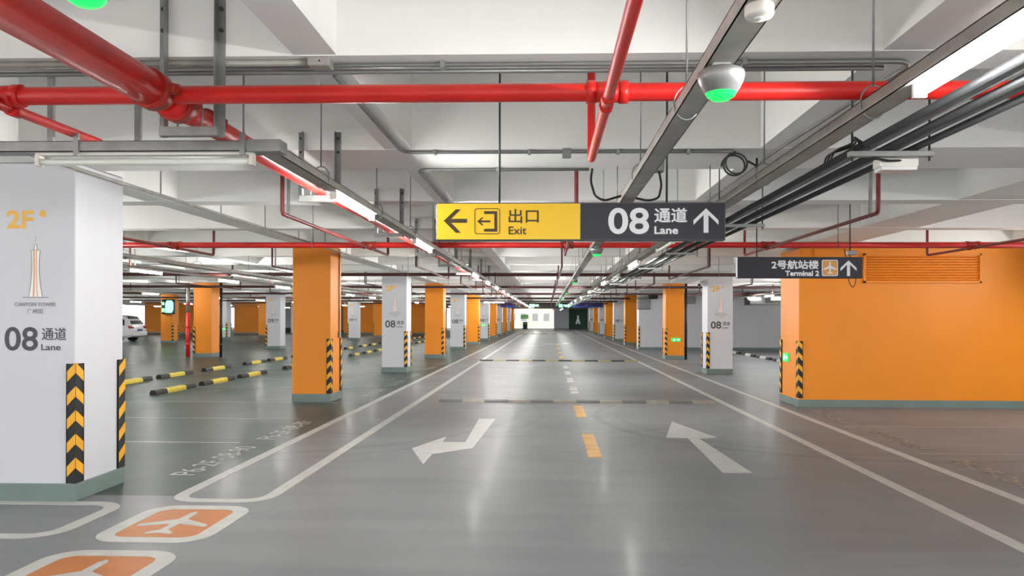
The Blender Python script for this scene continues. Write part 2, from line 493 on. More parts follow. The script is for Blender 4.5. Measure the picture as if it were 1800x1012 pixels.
for i, y in enumerate((6.95, 9.2, 11.4)):
    mb = MB(); text(mb, 'P6-2F-08-%02d' % (15 + i), (0, 0, .003), (0, -1, 0), (1, 0, 0), -y - 1.6, -y, 4.5, 4.74, .012)
    FP('bay_number', mb, 'stallline', 'worn bay number painted beside the right walkway')
for i, y in enumerate([7.3 + 2.2 * j for j in range(3)] + [14.7 + 2.2 * j for j in range(3)]):
    FP('bay_line', MB().flat([(-8.2, y + 1.95), (-3.9, y + 1.95), (-3.9, y + 2.0), (-8.2, y + 2.0)], .002), 'stallline', None)
for y in (8.9, 11.1):
    FP('bay_line', MB().flat([(4.4, y), (9, y), (9, y + .05), (4.4, y + .05)], .002), 'stallline', None)

# ---------------------------------------------------------------- pillars
S0 = .00492                       # metres per pixel on the front of the nearest pillar
def fx(px): return (px - 963) * S0 - LEFTX
def fz(py): return H + (558 - py) * S0
_pc = {}


def cached(key, fn):
    if key not in _pc: _pc[key] = fn()
    return _pc[key]


def guard_mesh(sx, front, chev):
    mb = MB(); z0, z1, t, a, b = .16, 1.19, .014, .068, .1
    sy = -1 if front else 1
    X = lambda u: sx * (PW - u); Y = lambda v: sy * (PW - v)
    mb.box(X(a), X(-t), Y(0), Y(-t), z0, z1).box(X(0), X(-t), Y(0), Y(b), z0, z1)
    mb.box(X(a), X(a - .008), Y(0), Y(-t - .004), z0, z1).box(X(0), X(-t - .004), Y(b - .008), Y(b), z0, z1)
    for i in range(5):
        z = z0 + .05 + i * .205
        mb.prism([(0, z), (a + .008, z + .08), (a + .008, z + .17), (0, z + .09)], (X(a - .004), Y(-t), 0), (sx, 0, 0), (0, 0, 1), (0, sy, 0), .003, 1)
        mb.prism([(0, z), (b + .008, z + .08), (b + .008, z + .17), (0, z + .09)], (X(-t), Y(b - .004), 0), (0, sy, 0), (0, 0, 1), (sx, 0, 0), .003, 1)
    return mb.mesh('corner_guard', ['black', 'yellow'])


def front_text(items, m):
    def fn():
        mb = MB()
        for body, x0, x1, y0, y1, bold in items:
            bold_text(mb, body, (0, -PW - .002, 0), (1, 0, 0), (0, 0, 1), (0, -1, 0), fx(x0), fx(x1), fz(y1), fz(y0), bold * (fz(y0) - fz(y1)))
        return mb.mesh('lettering', m)
    return fn


def emblem_mesh():
    mb = MB(); O, U, V, W = (0, -PW, 0), (1, 0, 0), (0, 0, 1), (0, -1, 0)
    P = lambda px, py: (fx(px), fz(py))
    half = lambda t: 8.2 - 15 * t * (1 - t) * .62 + 4.2 * t * t      # t from the top of the body to its foot
    rows = [442 + (524 - 442) * i / 10 for i in range(11)]
    L = [P(62.5 - half(i / 10), y) for i, y in enumerate(rows)]; R = [P(62.5 + half(i / 10), y) for i, y in enumerate(rows)]
    for i in range(10): mb.prism([L[i], R[i], R[i + 1], L[i + 1]], O, U, V, W, .002, 0)
    def stroke(a, b, wd, mi, d=.003):
        a, b = Vector(a), Vector(b); t = (b - a).normalized(); n = Vector((-t.y, t.x)) * wd / 2
        mb.prism([tuple(a + n), tuple(a - n), tuple(b - n), tuple(b + n)], O, U, V, W, d, mi)
    for i in range(10):
        stroke(L[i], L[i + 1], .005, 2); stroke(R[i], R[i + 1], .005, 2)
        for q, wd in ((.3, .013), (.58, .008)):
            a = Vector(L[i]).lerp(Vector(R[i]), q + .06 * i / 10); b = Vector(L[i + 1]).lerp(Vector(R[i + 1]), q + .06 * (i + 1) / 10)
            stroke(a, b, wd, 1)
    mb.prism([P(59.5, 442), P(60.5, 432), P(64.5, 432), P(65.5, 442)], O, U, V, W, .002, 0)
    stroke(P(59.8, 442), P(60.8, 432), .004, 2); stroke(P(65.2, 442), P(64.2, 432), .004, 2); stroke(P(60, 432), P(65, 432), .004, 2)
    mb.prism([P(61, 432), P(62, 418), P(63, 418), P(64, 432)], O, U, V, W, .002, 0)
    stroke(P(62.5, 432), P(62.5, 417), .004, 2); stroke(P(55, 442), P(70.5, 442), .005, 2); stroke(P(39, 525), P(86, 525), .006, 2)
    return mb.mesh('tower_emblem', ['paleink', 'orangeink', 'greyink'])


def disc(r, n=20): return [(r * math.cos(2 * math.pi * i / n), r * math.sin(2 * math.pi * i / n)) for i in range(n)]


def pillar(xc, yc, col, label, num=None, side=1, group=None, guards=True):
    t = thing('pillar', label, 'pillar', (xc, yc, 0), group)
    e = .01
    link('shaft', cached(('s', col), lambda: MB().rbox(-PW, PW, -PW, PW, .1, SOF - .004, .012).mesh('shaft', col)), t)
    link('plinth', cached('p', lambda: MB().rbox(-PW - e, PW + e, -PW - e, PW + e, 0, .155, .006).mesh('plinth', 'plinth')), t, 'grey green plinth')
    if guards:
        for fr in (True, False):
            link('corner_guard', cached(('g', side, fr), lambda: guard_mesh(side, fr, False)), t, 'black rubber corner guard with yellow stripes')
    if num:
        def two_f():
            mb = MB(); text(mb, '2F', (0, -PW - .002, 0), (1, 0, 0), (0, 0, 1), fx(10), fx(59), fz(404), fz(372), .03)
            mb.prism(disc(6 * S0), (fx(75), -PW, fz(378)), (1, 0, 0), (0, 0, 1), (0, -1, 0), .002); return mb.mesh('floor_number', 'amber')
        link('floor_number', cached('2f', two_f), t, 'amber floor number 2F')
        link('tower_emblem', cached('em', emblem_mesh), t, 'tower drawing in white, orange and grey')
        link('caption', cached('cap', front_text([('CANTON TOWER', 25, 99, 534, 540.5, .02), ('广州塔', 47, 77, 545, 554, 0)], 'greyink')), t, 'grey caption lettering')
        link('lane_number', cached(('n', num), front_text([(num, 7, 67, 577, 619, .022)], 'ink')), t, 'charcoal lane number')
        link('lane_lettering', cached('ln', front_text([('通道', 74, 118, 578, 600, .008), ('Lane', 73, 108, 607, 618, .02)], 'ink')), t, 'small lane lettering')
    return t


pill = {}
for k in range(12):
    yc = PY0 + PW + 7.5 * k; wh = k % 2 == 0; cn = 'white' if wh else 'orange'
    lab = ('large white square pillar with 2F and lane 08 lettering, nearest the camera' if k == 0 else
           'white lane 08 pillar with tower emblem, %s in the row left of the lane' % nth(k) if wh else
           'plain orange pillar with striped corner guard, %s in the row left of the lane' % nth(k))
    pill['L', k] = pillar(LEFTX, yc, cn, lab, '08' if wh else None, 1, 'pillars left of the lane')
for k in range(2, 11):
    if k == 4: continue
    yc = PY0 + PW + 7.5 * k; wh = k % 2 == 0; cn = 'white' if wh else 'orange'
    i = k - 2 if k < 4 else k - 3
    lab = ('white lane 08 pillar with tower emblem, %s in the row right of the lane' % nth(i) if wh else
           'orange pillar with striped corner guard, %s in the row right of the lane' % nth(i))
    pill['R', k] = pillar(RIGHTX, yc, cn, lab, '08' if wh else None, -1, 'pillars right of the lane')
n = 0
for k in range(2, 13):
    yc = PY0 + PW + 7.5 * k; wh = k % 2 == 0
    lab = ('white lane 09 pillar, %s in the second pillar row left of the lane' if wh else 'orange pillar, %s in the second pillar row left of the lane') % nth(n); n += 1
    pill['S', k] = pillar(ROW2X, yc, 'white' if wh else 'orange', lab, '09' if wh else None, -1, 'pillars of the second row on the left')
n = 0
for k in range(4, 12):
    yc = PY0 + PW + 7.5 * k; wh = k % 2 == 0
    lab = ('white pillar, %s in the third pillar row far to the left' if wh else 'orange pillar, %s in the third pillar row far to the left') % nth(n); n += 1
    pill['T', k] = pillar(ROW3X, yc, 'white' if wh else 'orange', lab, None, 1, 'pillars of the third row on the left')

# corner guards and fittings of the orange wall and the white wall's end
def wall_guard(x, y, parent):
    me = cached(('g', -1, True), lambda: guard_mesh(-1, True, False))
    link('corner_guard', me, parent, 'black rubber corner guard with yellow stripes', loc=(x + PW, y + PW, 0))
wall_guard(4.55, OB, wall_orange); wall_guard(4.55, 37.2, wall_white)
link('corner_guard', cached(('g', -1, False), lambda: guard_mesh(-1, False, False)), wall_orange, 'black rubber corner guard with yellow stripes', loc=(4.55 + PW, OB + 1.05 - PW, 0))


def wall_vent(name, px0, py0, px1, py1, Y, nsl, m, label, cat, frame=.03):
    a, b = at_y(px0, py1, Y), at_y(px1, py0, Y)
    t = thing(name, label, cat, ((a.x + b.x) / 2, Y, a.z))
    f = MB()
    depth = .05
    for x0, x1, z0, z1 in ((a.x, b.x, b.z - frame, b.z), (a.x, b.x, a.z, a.z + frame), (a.x, a.x + frame, a.z, b.z), (b.x - frame, b.x, a.z, b.z)):
        f.box(x0, x1, Y - depth, Y, z0, z1)
    f.build('vent_frame', m, t)
    s = MB(); hgt = (b.z - a.z - 2 * frame) / nsl
    for i in range(nsl):
        z = a.z + frame + i * hgt
        s.prism([(0, hgt * .25), (.042, -hgt * .05), (.045, hgt * .1), (.003, hgt * .6)], (0, Y, z), (0, -1, 0), (0, 0, 1), (1, 0, 0), 1)
        for q in range(len(s.v) - 8, len(s.v)):
            v = s.v[q]; s.v[q] = (a.x + frame if v[0] < .5 else b.x - frame, v[1], v[2])
    s.build('slats', m, t)
    return t


wall_vent('wall_vent', 1517, 446, 1723, 497, OB, 10, 'orange', 'wide orange louvred vent high on the orange wall', 'vent')
pa, pb = at_y(1430, 490, OB), at_y(1491, 438, OB)
o = MB().rbox(pa.x, pb.x, OB - .035, OB + .0, pa.z, pb.z, .006).build('access_panel', 'orange')
tag(o, 'plain orange cover panel behind the terminal sign on the orange wall', 'panel', kind='thing')
wall_vent('wall_vent', 1203, 521, 1222, 534, 37.2, 6, 'louvre', 'small grey louvred vent on the white wall beside the orange pillar', 'vent')
wall_vent('wall_vent', 1120, 521, 1143, 544, 37.2, 8, 'louvre', 'grey louvred vent at the left end of the white wall', 'vent')
a, b = at_y(1316, 534, 36.4), at_y(1372, 516, 36.4)
t = thing('air_duct', 'long white duct box with dark end high on the white wall', 'duct', ((a.x + b.x) / 2, 36.8, a.z))
MB().box(a.x + .05, b.x, 36.4, 37.19, a.z, b.z).build('duct_body', 'white', t)
MB().box(a.x, a.x + .05, 36.36, 37.19, a.z - .05, b.z + .05).build('duct_flange', 'darkpipe', t)
for px in (1326, 1366):
    q = at_y(px, 525, 36.4); MB().rbox(q.x - .3, q.x + .3, 36.33, 36.4, q.z - .06, q.z + .06, .02).build('lamp_cover', 'lampglow', t)
MB().box(a.x + .8, b.x, 36.38, 36.4, a.z + .05, a.z + .3).build('grille_panel', 'louvre', t)
c0 = at_y(1156, 522, 37.2)
t = thing('wall_fan', 'black bracket fan fixed high on the white wall behind the orange pillar', 'fan', (c0.x, 37.2, c0.z))
MB().cyl((c0.x, 37.2, c0.z), (c0.x - .2, 36.8, c0.z), .03, 8).build('bracket', 'cable', t)
MB().lathe([(0, .1), (.2, .1), (.25, .04), (.25, -.04), (.2, -.1), (0, -.1)], (c0.x - .3, 36.7, c0.z), 16).build('fan_cage', 'cable', t)

# ---------------------------------------------------------------- hanging gear: trays, lamps, detectors
MAINS = [3.42, 10.6] + [17.9 + 7.3 * k for k in range(10)]      # distances of the red cross mains
ZT = H + .92                      # cable tray height


def tray(label, x, y0, y1, z, wd=.10, ht=.055, step=1.62, start=.9, m='tray', loops=True, cat='cable tray'):
    t = thing('cable_tray', label, cat, (x, (y0 + y1) / 2, z))
    mb = MB(); p = .004
    mb.box(x - wd / 2, x + wd / 2, y0, y1, z - ht / 2, z - ht / 2 + p).box(x - wd / 2, x - wd / 2 + p, y0, y1, z - ht / 2, z + ht / 2)
    mb.box(x + wd / 2 - p, x + wd / 2, y0, y1, z - ht / 2, z + ht / 2).box(x - wd / 2, x + wd / 2, y0, y1, z + ht / 2 - p, z + ht / 2)
    mb.build('channel', m, t)
    y = y0 + start; i = 0
    while y < y1:
        while any(abs(y - q) < .1 for q in MAINS): y += .12
        top = top_at(x, y)
        r = MB().cyl((x, y, z + ht / 2 + .06), (x, y, top), .005, 6)
        if loops and y < 30:
            ring = [(x + math.sin(q) * (wd / 2 + .006), y, z + .0 + (math.cos(q) * (ht / 2 + .045) + (.02))) for q in [2 * math.pi * j / 16 for j in range(16)]]
            r.tube(ring, .004, 5, closed=True)
        r.build('hanger_rod', 'conduit', t); y += step; i += 1
    return t


def tube_lamp(x, y, z, lit, label, group, along='y', L=1.18):
    t = thing('tube_light', label, 'light', (x, y, z), group)
    key = ('lamp', along)
    def hous():
        m = MB().box(-.018, .018, -L / 2, L / 2, .02, .048)
        return m
    def rot(m):
        if along == 'x': m.v = [(v[1], v[0], v[2]) for v in m.v]
        return m
    link('housing', cached(key + ('h',), lambda: rot(hous()).mesh('housing', 'plastic')), t)
    link('tube', cached(key + ('t', lit), lambda: rot(MB().tube([(0, -L / 2 + .02, -.014), (0, L / 2 - .02, -.014)], .019, 12)).mesh('tube', 'tube' if lit else 'tubeoff')), t,
         'glowing white tube' if lit else 'unlit white tube')
    for s in (-1, 1):
        link('end_cap', cached(key + ('e', s), lambda: rot(MB().box(-.024, .024, s * (L / 2 - .02), s * L / 2, -.036, .022)).mesh('end_cap', 'plastic')), t)
    return t


ZL = H + .875
tray('long grey steel light tray left of the lane, under the big red pipe', -1.53, 4.035, 60.4, ZT)
tray('long grey steel tray down the middle of the lane carrying the green domes', .605, -2.5, 60.4, ZT)
tray('long grey steel light tray right of the overhead exit sign', 1.41, -2.5, 60.4, ZT)
for x, lab in ((-1.53, 'left'), (.605, 'middle'), (1.41, 'right')):
    tray('far length of the %s grey tray, beyond the green arrow display' % lab, x, 61.6, 100, ZT, step=3.2, loops=False)
tray('dark cable tray running over the parking bays on the left', -6.6, 8, 70, ZT + .02, .2, .06, 2.4, m='tray')
tray('narrow light tray over the far edge of the left parking bays', -7.8, -2, 70, ZT, .04, .05, 2.4, loops=False)
tray('narrow light tray beyond the second pillar row on the left', -15.2, 14, 80, ZT, .07, .05, 3.2, loops=False)
tray('narrow light tray beyond the third pillar row far to the left', -24.5, 20, 80, ZT, .07, .05, 3.2, loops=False)
tray('narrow tray for the added lights before the orange walls farthest to the left', -33, 30, 66, ZT, .05, .05, 3.2, loops=False)
tray('narrow tray for the added lights over the bays in front of the white wall', 8.6, -2, 36, ZT, .04, .05, 3.2, loops=False)
# cross tray with the unlit lamp
t = thing('cable_tray', 'grey steel cross tray holding the unlit tube at the upper left', 'cable tray', (-2.9, 3.98, ZT))
MB().box(-4.5, -1.48, 3.93, 4.03, ZT - .027, ZT - .023).box(-4.5, -1.48, 3.93, 3.934, ZT - .027, ZT + .03).box(-4.5, -1.48, 4.026, 4.03, ZT - .027, ZT + .03)\
    .box(-4.5, -1.48, 3.93, 4.03, ZT + .027, ZT + .03).build('channel', 'galv', t)
MB().box(-1.62, -1.44, 3.925, 4.035, ZT - .03, ZT + .034).build('joint_cover', 'galv', t)
for px in (90, 243, 428):
    q = at_y(px, 200, 3.98)
    r = MB().box(q.x - .016, q.x + .016, 3.97, 3.99, ZT, SOF) if px != 428 else MB().cyl((q.x, 3.98, ZT), (q.x, 3.98, SOF), .005, 6)
    r.build('hanger_rod', 'galv', t)
for px in (133, 425):
    q = at_y(px, 240, 3.92); MB().box(q.x - .014, q.x + .014, 3.92, 3.935, ZT - .05, ZT + .07).build('clamp', 'galv', t)
q0, q1 = at_y(66, 275, 3.98), at_y(447, 275, 3.98)
tube_lamp((q0.x + q1.x) / 2, 3.98, ZL - .015, False, 'unlit twin white tube fixture under the cross tray at the upper left', 'unlit tube lights', 'x', q1.x - q0.x)

i = j = 0
for k in range(30):
    y = 5.8 + 3.2 * k; lit = k != 2
    if lit:
        tube_lamp(-1.53, y, ZL, True, 'lit tube light, %s lit one under the tray left of the lane' % nth(i), 'tube lights under the left tray'); i += 1
    else: tube_lamp(-1.53, y, ZL, False, 'unlit tube light between lit ones under the tray left of the lane', 'unlit tube lights')
i = 0
for y in [-1.4, 2.28] + [12.2 + 6.4 * k for k in range(12)]:  # the one behind the camera is added to light the ceiling
    tube_lamp(1.41, y, ZL, True, 'added unseen tube light behind the camera under the right tray' if y < 0 else
              ('large lit tube light at the upper right corner under the right tray' if i == 0 else 'lit tube light, %s lit one under the tray right of the lane' % nth(i)),
              'tube lights under the right tray')
    if y > 0: i += 1
for n, y in enumerate((9.0, 15.4, 21.8)):
    tube_lamp(1.41, y, ZL, False, 'unlit tube light, %s unlit one under the tray right of the lane' % nth(n), 'unlit tube lights')
for n, k in enumerate(range(-3, 14)):  # the nearest few are added, out of view, to light the near ceiling
    tube_lamp(-7.8, 10.4 + 3.7 * k, ZL, True, 'lit tube light, %s in the row over the left parking bays' % nth(n), 'tube lights over the left bays', L=1.25)
for n, k in enumerate(range(0, 10)):
    tube_lamp(-15.2, 17.0 + 5.4 * k, ZL, True, 'lit tube light, %s in the row beyond the second pillars' % nth(n), 'tube lights beyond the second pillar row', L=1.25)
for n, k in enumerate(range(0, 8)):
    tube_lamp(-24.5, 24.0 + 6.4 * k, ZL, True, 'lit tube light, %s in the row beyond the third pillars' % nth(n), 'tube lights beyond the third pillar row', L=1.25)
for n in range(6):  # row added to brighten the far orange walls
    tube_lamp(-33, 34 + 5.5 * n, ZL, True, 'added tube light, %s in the row before the far left orange walls' % nth(n), 'added tube lights before the far left walls', L=1.25)
for n, y in enumerate((-1, 3.5, 8, 11.5, 17, 20, 23, 26, 29, 31.5)):  # row added to light the near ceiling and the white wall
    tube_lamp(8.6, y, ZL, True, 'added tube light, %s over the bays before the white wall' % nth(n), 'added tube lights over the right bays', L=1.25)
t = tube_lamp(-3.1, 42.5, ZL, True, 'lit crosswise tube light beside the far white pillar left of the lane', None, 'x')
for x in (-3.5, -2.7): MB().cyl((x, 42.5, ZL + .045), (x, 42.5, top_at(x, 42.5)), .006, 6).build('hanger_rod', 'conduit', t)


def dome(x, y, z, label, stem=None):
    t = thing('guidance_dome', label, 'guidance light', (x, y, z), 'parking guidance domes')
    link('shell', cached('dsh', lambda: MB().lathe([(0, .04), (.066, .038), (.08, .03), (.083, .02), (.079, 0), (.068, -.024), (.055, -.042), (.054, -.044)], (0, 0, 0), 28).mesh('shell', 'silver')), t)
    link('lens', cached('dle', lambda: MB().lathe([(.055, -.041), (.047, -.055), (.03, -.066), (0, -.07)], (0, 0, 0), 24).mesh('lens', 'led')), t, 'glowing green lens')
    link('bracket', cached('dbr', lambda: MB().box(-.03, .03, -.02, .02, .04, .06).mesh('bracket', 'galv')), t)
    if stem: MB().cyl((x, y, z + .05), (x, y, stem), .012, 8).build('stem', 'galv', t)
    return t


q = at_y(150, -20, 2.02)
dome(q.x, 2.02, q.z + .02, 'silver dome with green light cut by the top edge, upper left', SOF + .004)
for i, y in enumerate((2.62, 9.25, 16.7, 24.1, 31.5, 39.0, 46.5)):
    dome(.605, y, ZT - .087, 'large silver dome with green light under the middle tray, nearest' if i == 0 else 'silver dome with green light, %s under the middle tray' % nth(i))
t = thing('smoke_detector', 'round white smoke detector under the middle tray at the top', 'smoke detector', (.60, 2.13, ZT - .048))
MB().lathe([(0, .02), (.039, .02), (.041, .016), (.041, -.006), (.037, -.014), (0, -.016)], (.60, 2.13, ZT - .048), 28).build('body', 'plastic', t)
MB().lathe([(0, -.0165), (.016, -.0165), (.014, -.021), (0, -.022)], (.60, 2.13, ZT - .048), 20).build('sensor_cap', 'clear', t)

# ---------------------------------------------------------------- red pipes
ZP = H + 1.04
XB = -1.82
t = thing('fire_main_pipe', 'thick red fire main running along the lane at the upper left', 'pipe', (XB, 20, ZP))
MB().cyl((XB, -3.5, ZP), (XB, 3.40, ZP), .08, 24).build('pipe', 'red', t)
MB().tube([(XB, 3.44, ZP), (XB, 3.62, ZP), (XB, 3.74, ZP - .01), (XB, 100, ZP - .01)], [.078, .075, .057, .057], 20).build('pipe', 'red', t)
for y, r in ((3.33, .092), (3.56, .09), (3.9, .066), (9.9, .066), (16, .066), (22, .066)):
    c = MB().cyl((XB, y - .035, ZP), (XB, y + .035, ZP), r, 20)
    for s in (-1, 1): c.rbox(XB + s * (r - .01), XB + s * (r + .03), y - .03, y + .03, ZP - .02, ZP + .02, .005)
    c.build('coupling', 'rust', t)

for i, ym in enumerate(MAINS):
    rad = .042
    x0, x1 = (-4.6, 5.5) if i == 0 else (-30, 13.8)
    if i in (0,): x0, x1 = -9, 13
    if i == 1: x0, x1 = -13, 13
    if i >= 5: x1 = 4.4
    if i >= 8: x0 = -10.4
    t = thing('sprinkler_main', ['red sprinkler main crossing the whole ceiling in front of the first beam', 'thin red sprinkler main crossing just below the exit sign'][i] if i < 2
              else 'red sprinkler main crossing the ceiling, %s behind the exit sign' % nth(i - 2 + 1), 'pipe', ((x0 + x1) / 2, ym, ZP), 'red sprinkler mains')
    pm = 'red' if i < 2 else 'deepshadedred'; bmx = ('red', 'shadedred')[i] if i < 2 else 'deepshadedred'
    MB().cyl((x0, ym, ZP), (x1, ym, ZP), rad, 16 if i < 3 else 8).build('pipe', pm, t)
    xs = [x for x in [.27 + 2.85 * k for k in range(-3 if i < 3 else -6, 4)] if x0 < x < x1 and abs(x - ROW2X) > .7]
    for x in xs:
        zb = ZP - .045 if i == 0 else ZP - .04
        if abs(x - XB) < .3 or (i == 8 and abs(x) < 2.5): continue
        r = .026 if i == 0 else .02
        ya, yb = ym - 3.5, ym + 1.25
        up = SLAB - .25
        clear = lambda y: all(top_at(x + dx, y + dy) == SLAB for dx in (-.06, .06) for dy in (-.06, .06))
        inside = any(a - .06 < x < b + .06 for a, b in longs)
        if not inside:
            while i and not clear(ya): ya += .1
            while i and not clear(yb): yb += .1
        else: up = SOF - .12
        flat_end = i == 0 and -3 < x < -2
        if flat_end: yb = ym + .75
        pts = smooth_path([(x, ya, up), (x, ya, zb), (x, yb, zb)], .05, 4) if flat_end else smooth_path([(x, ya, up), (x, ya, zb), (x, yb, zb), (x, yb, up)], .05, 4)
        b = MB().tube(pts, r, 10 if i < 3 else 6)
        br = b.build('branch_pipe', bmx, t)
        if i < 4:
            for y in (ya, yb):
                MB().lathe([(0, .03), (.012, .03), (.014, 0), (.03, .02), (.03, .024), (0, .05)], (x, y, up), 10).build('sprinkler_head', 'galv', br)
            MB().box(x - .014, x + .014, ya + .16, ya + .18, zb - .02, top_at(x, ya + .17)).build('hanger', 'galv', br)
        if i < 2:
            c = MB()
            for s in (-1, 1):
                c.cyl((x + s * .075 - .02, ym, ZP), (x + s * .075 + .02, ym, ZP), rad + .011, 16)
            c.cyl((x - .06, ym, ZP), (x + .06, ym, ZP), rad + .006, 16)
            for yy in (ym - .07, ym + .07): c.cyl((x, yy - .03, zb), (x, yy + .03, zb), r + .008, 12)
            c.build('coupling', ('red', 'rust')[i], t)
    if i < 9:
        for x in (-3.4, 2.2, 4.1):
            top = top_at(x, ym)
            h_ = MB().cyl((x, ym, ZP + rad), (x, ym, top), .006, 6)
            h_.tube([(x, ym + math.sin(q) * (rad + .006), ZP + math.cos(q) * (rad + .006)) for q in [2 * math.pi * j / 16 for j in range(16)]], .005, 5, closed=True)
            h_.build('pipe_hanger', 'galv', t)

# steel trapezes that carry the fire main, bolted on the beam faces
for i, (ya, hw) in enumerate([(3.73, .15), (5.84, .15), (8.42, .15), (11.0, .15), (13.34, .15), (15.92, .15), (18.5, .15), (20.84, .15), (23.42, .15)]):
    t = thing('pipe_trapeze', 'grey steel trapeze bracket, %s holding the big red pipe' % nth(i), 'bracket', (XB, ya, SOF), 'trapeze brackets of the fire main')
    zc = ZP - .125; top = H + (1.62 if i == 0 else 1.47)
    for s in (-1, 1):
        m = MB().box(XB + s * hw - .02, XB + s * hw + .02, ya - .006, ya, zc, top).box(XB + s * hw - .02 * s - .002, XB + s * hw - .02 * s + .002, ya - .045, ya, zc, top)
        st = m.build('upright', 'galv', t)
        b = MB()
        for z in (top - .05, top - .16): b.cyl((XB + s * hw, ya - .016, z), (XB + s * hw, ya - .006, z), .011, 8)
        b.build('bolt', 'darkpipe', st)
    MB().box(XB - hw, XB + hw, ya - .05, ya - .008, zc - .0, zc + .045).build('crossbar', 'galv', t)
    MB().tube([(XB + math.cos(q) * .064, ya - .03, ZP + math.sin(q) * .064) if 0 <= q <= math.pi else (XB + (-.064 if q > math.pi else .064), ya - .03, zc + .02)
               for q in (-.1, 0, .5, 1, 1.57, 2.1, 2.6, math.pi, 3.3)], .005, 6).build('pipe_clamp', 'galv', t)

# ---------------------------------------------------------------- conduits on the soffits
ZC = SOF - .018
def conduit(label, pts, r=.014, m='conduit', rr=.12, clips=(), name='conduit'):
    t = thing(name, label, 'conduit', pts[0])
    MB().tube(smooth_path(pts, rr, 6), r, 10).build('conduit_pipe', m, t)
    for c in clips: MB().rbox(c[0] - .012, c[0] + .012, c[1] - .03, c[1] + .03, ZC - .02, SOF, .003).build('clip', 'galv', t)
    return t


conduit('steel conduit under the first beam that bends back along the right beam', [(-6, 3.83, ZC), (1.92 - .05, 3.83, ZC), (1.78, 5.86, ZC), (1.78, 9, ZC)], .013,
        clips=[(-.55, 3.83), (1.0, 3.83)])
conduit('steel conduit just behind another under the first beam', [(-6, 3.93, ZC), (1.75, 3.93, ZC)], .013)
conduit('thick conduit under the first beam ending in the junction box', [(-6, 3.78, ZC), (-1.24, 3.78, ZC)], .016, 'tray')
t = thing('junction_box', 'grey green junction box under the first beam beside the left beam', 'junction box', (-1.18, 3.78, ZC))
MB().rbox(-1.235, -1.12, 3.74, 3.83, SOF - .045, SOF, .008).build('box', 'tray', t)
MB().cyl((-1.17, 3.738, ZC - .004), (-1.17, 3.742, ZC - .004), .005, 8).build('screw', 'cable', t)
conduit('conduit down the left beam that turns right along the second beam', [(-1.16, 3.97, ZC), (-1.16, 5.86, ZC), (1.45, 5.86, ZC)], .014,
        clips=[(-.9, 5.86), (-.15, 5.86), (.55, 5.86), (1.1, 5.86)])
t = thing('junction_box', 'small square grey junction box on the second beam conduit', 'junction box', (.14, 5.83, ZC))
MB().rbox(.11, .18, 5.80, 5.85, SOF - .075, SOF, .006).build('box', 'conduit', t)
conduit('conduit under the back edge of the second beam above the yellow sign', [(-1.16, 9, ZC), (-1.16, 6.55, ZC), (.36, 6.55, ZC)], .014, clips=[(-.45, 6.55)])
t = conduit('long conduit along the girder over the left pillars', [(-4.03, 4.4, H + 1.26), (-4.03, 60, H + 1.26)], .017, 'tray')
for k in range(14):
    y = 6.15 + 1.42 * k; MB().cyl((-4.03, y, H + 1.27), (-4.03, y, top_at(-4.03, y)), .008, 6).build('hanger_rod', 'tray', t)
ch = MB()
t = thing('conduit_coil', 'coiled grey flexible conduit under the second beam on the right', 'conduit', (1.5, 5.86, SOF - .12))
ring = [(1.49 + .09 * math.cos(a * .35), 5.86 + .004 * a, SOF - .1 + .085 * math.sin(a * .35)) for a in range(46)]
MB().tube([(1.42, 5.86, ZC)] + ring[5:], .008, 6).build('coil', 'darkpipe', t)
MB().tube(smooth_path([(1.58, 5.9, SOF - .09), (1.68, 6.0, SOF - .11), (1.73, 6.2, SOF - .1), (1.73, 6.2, SOF)], .03), .008, 6).build('tail', 'cable', t)

# bundle of conduits on the right with its brackets, emergency lamp
for i, (x, z, r, m, lab) in enumerate(((1.69, .93, .019, 'darkpipe', 'dark grey conduit nearest the right light tray'), (1.765, .935, .012, 'conduit', 'thin pale steel conduit between dark ones, right of the tray'),
                                       (1.845, .93, .020, 'darkpipe', 'dark grey conduit in the middle of the right bundle'), (1.925, .94, .012, 'conduit', 'pale steel conduit towards the outside of the right bundle'),
                                       (1.995, .93, .019, 'darkpipe', 'dark grey outermost conduit of the right bundle'))):
    o = MB().tube([(x, -3, H + z), (x, 60, H + z)], r, 12).build('conduit', m); tag(o, lab, 'conduit', 'bundle of conduits on the right', 'thing')
for i in range(8):
    y = 4.05 + 3.1 * i
    t = thing('conduit_bracket', 'steel trapeze bracket, %s under the right conduit bundle' % nth(i), 'bracket', (1.84, y, H + .89), 'brackets of the right bundle')
    MB().rbox(1.62, 2.07, y - .02, y + .02, H + .872, H + .902, .004).build('crossbar', 'galv', t)
    for x in (1.64, 2.05):
        MB().cyl((x, y, H + .85), (x, y, top_at(x, y)), .006, 6).build('rod', 'darkpipe', t)
t = thing('emergency_light', 'white box emergency light hanging under the right conduits', 'emergency light', (1.93, 4.1, H + .80))
qa, qb = at_y(1540, 302, 4.15), at_y(1608, 279, 4.15)
MB().rbox(qa.x, qb.x, 4.10, 4.20, qa.z + .02, qb.z, .008).build('body', 'plastic', t)
MB().rbox(qa.x + .01, qb.x - .01, 4.095, 4.20, qa.z, qa.z + .022, .006).build('lens', 'clear', t)
MB().tube(smooth_path([(1.75, 4.06, H + .87), (1.84, 4.07, H + .855), (qb.x - .04, 4.13, H + .87), (qb.x - .04, 4.15, qb.z)], .03), .007, 6).build('lead', 'cable', t)
MB().cyl((qa.x + .1, 4.15, qb.z), (qa.x + .1, 4.06, H + .89), .006, 6).build('hanger', 'galv', t)
t = thing('loose_cable', 'loose black cables draped over the right conduit bundle', 'cable', (1.7, 4.4, H + .95))
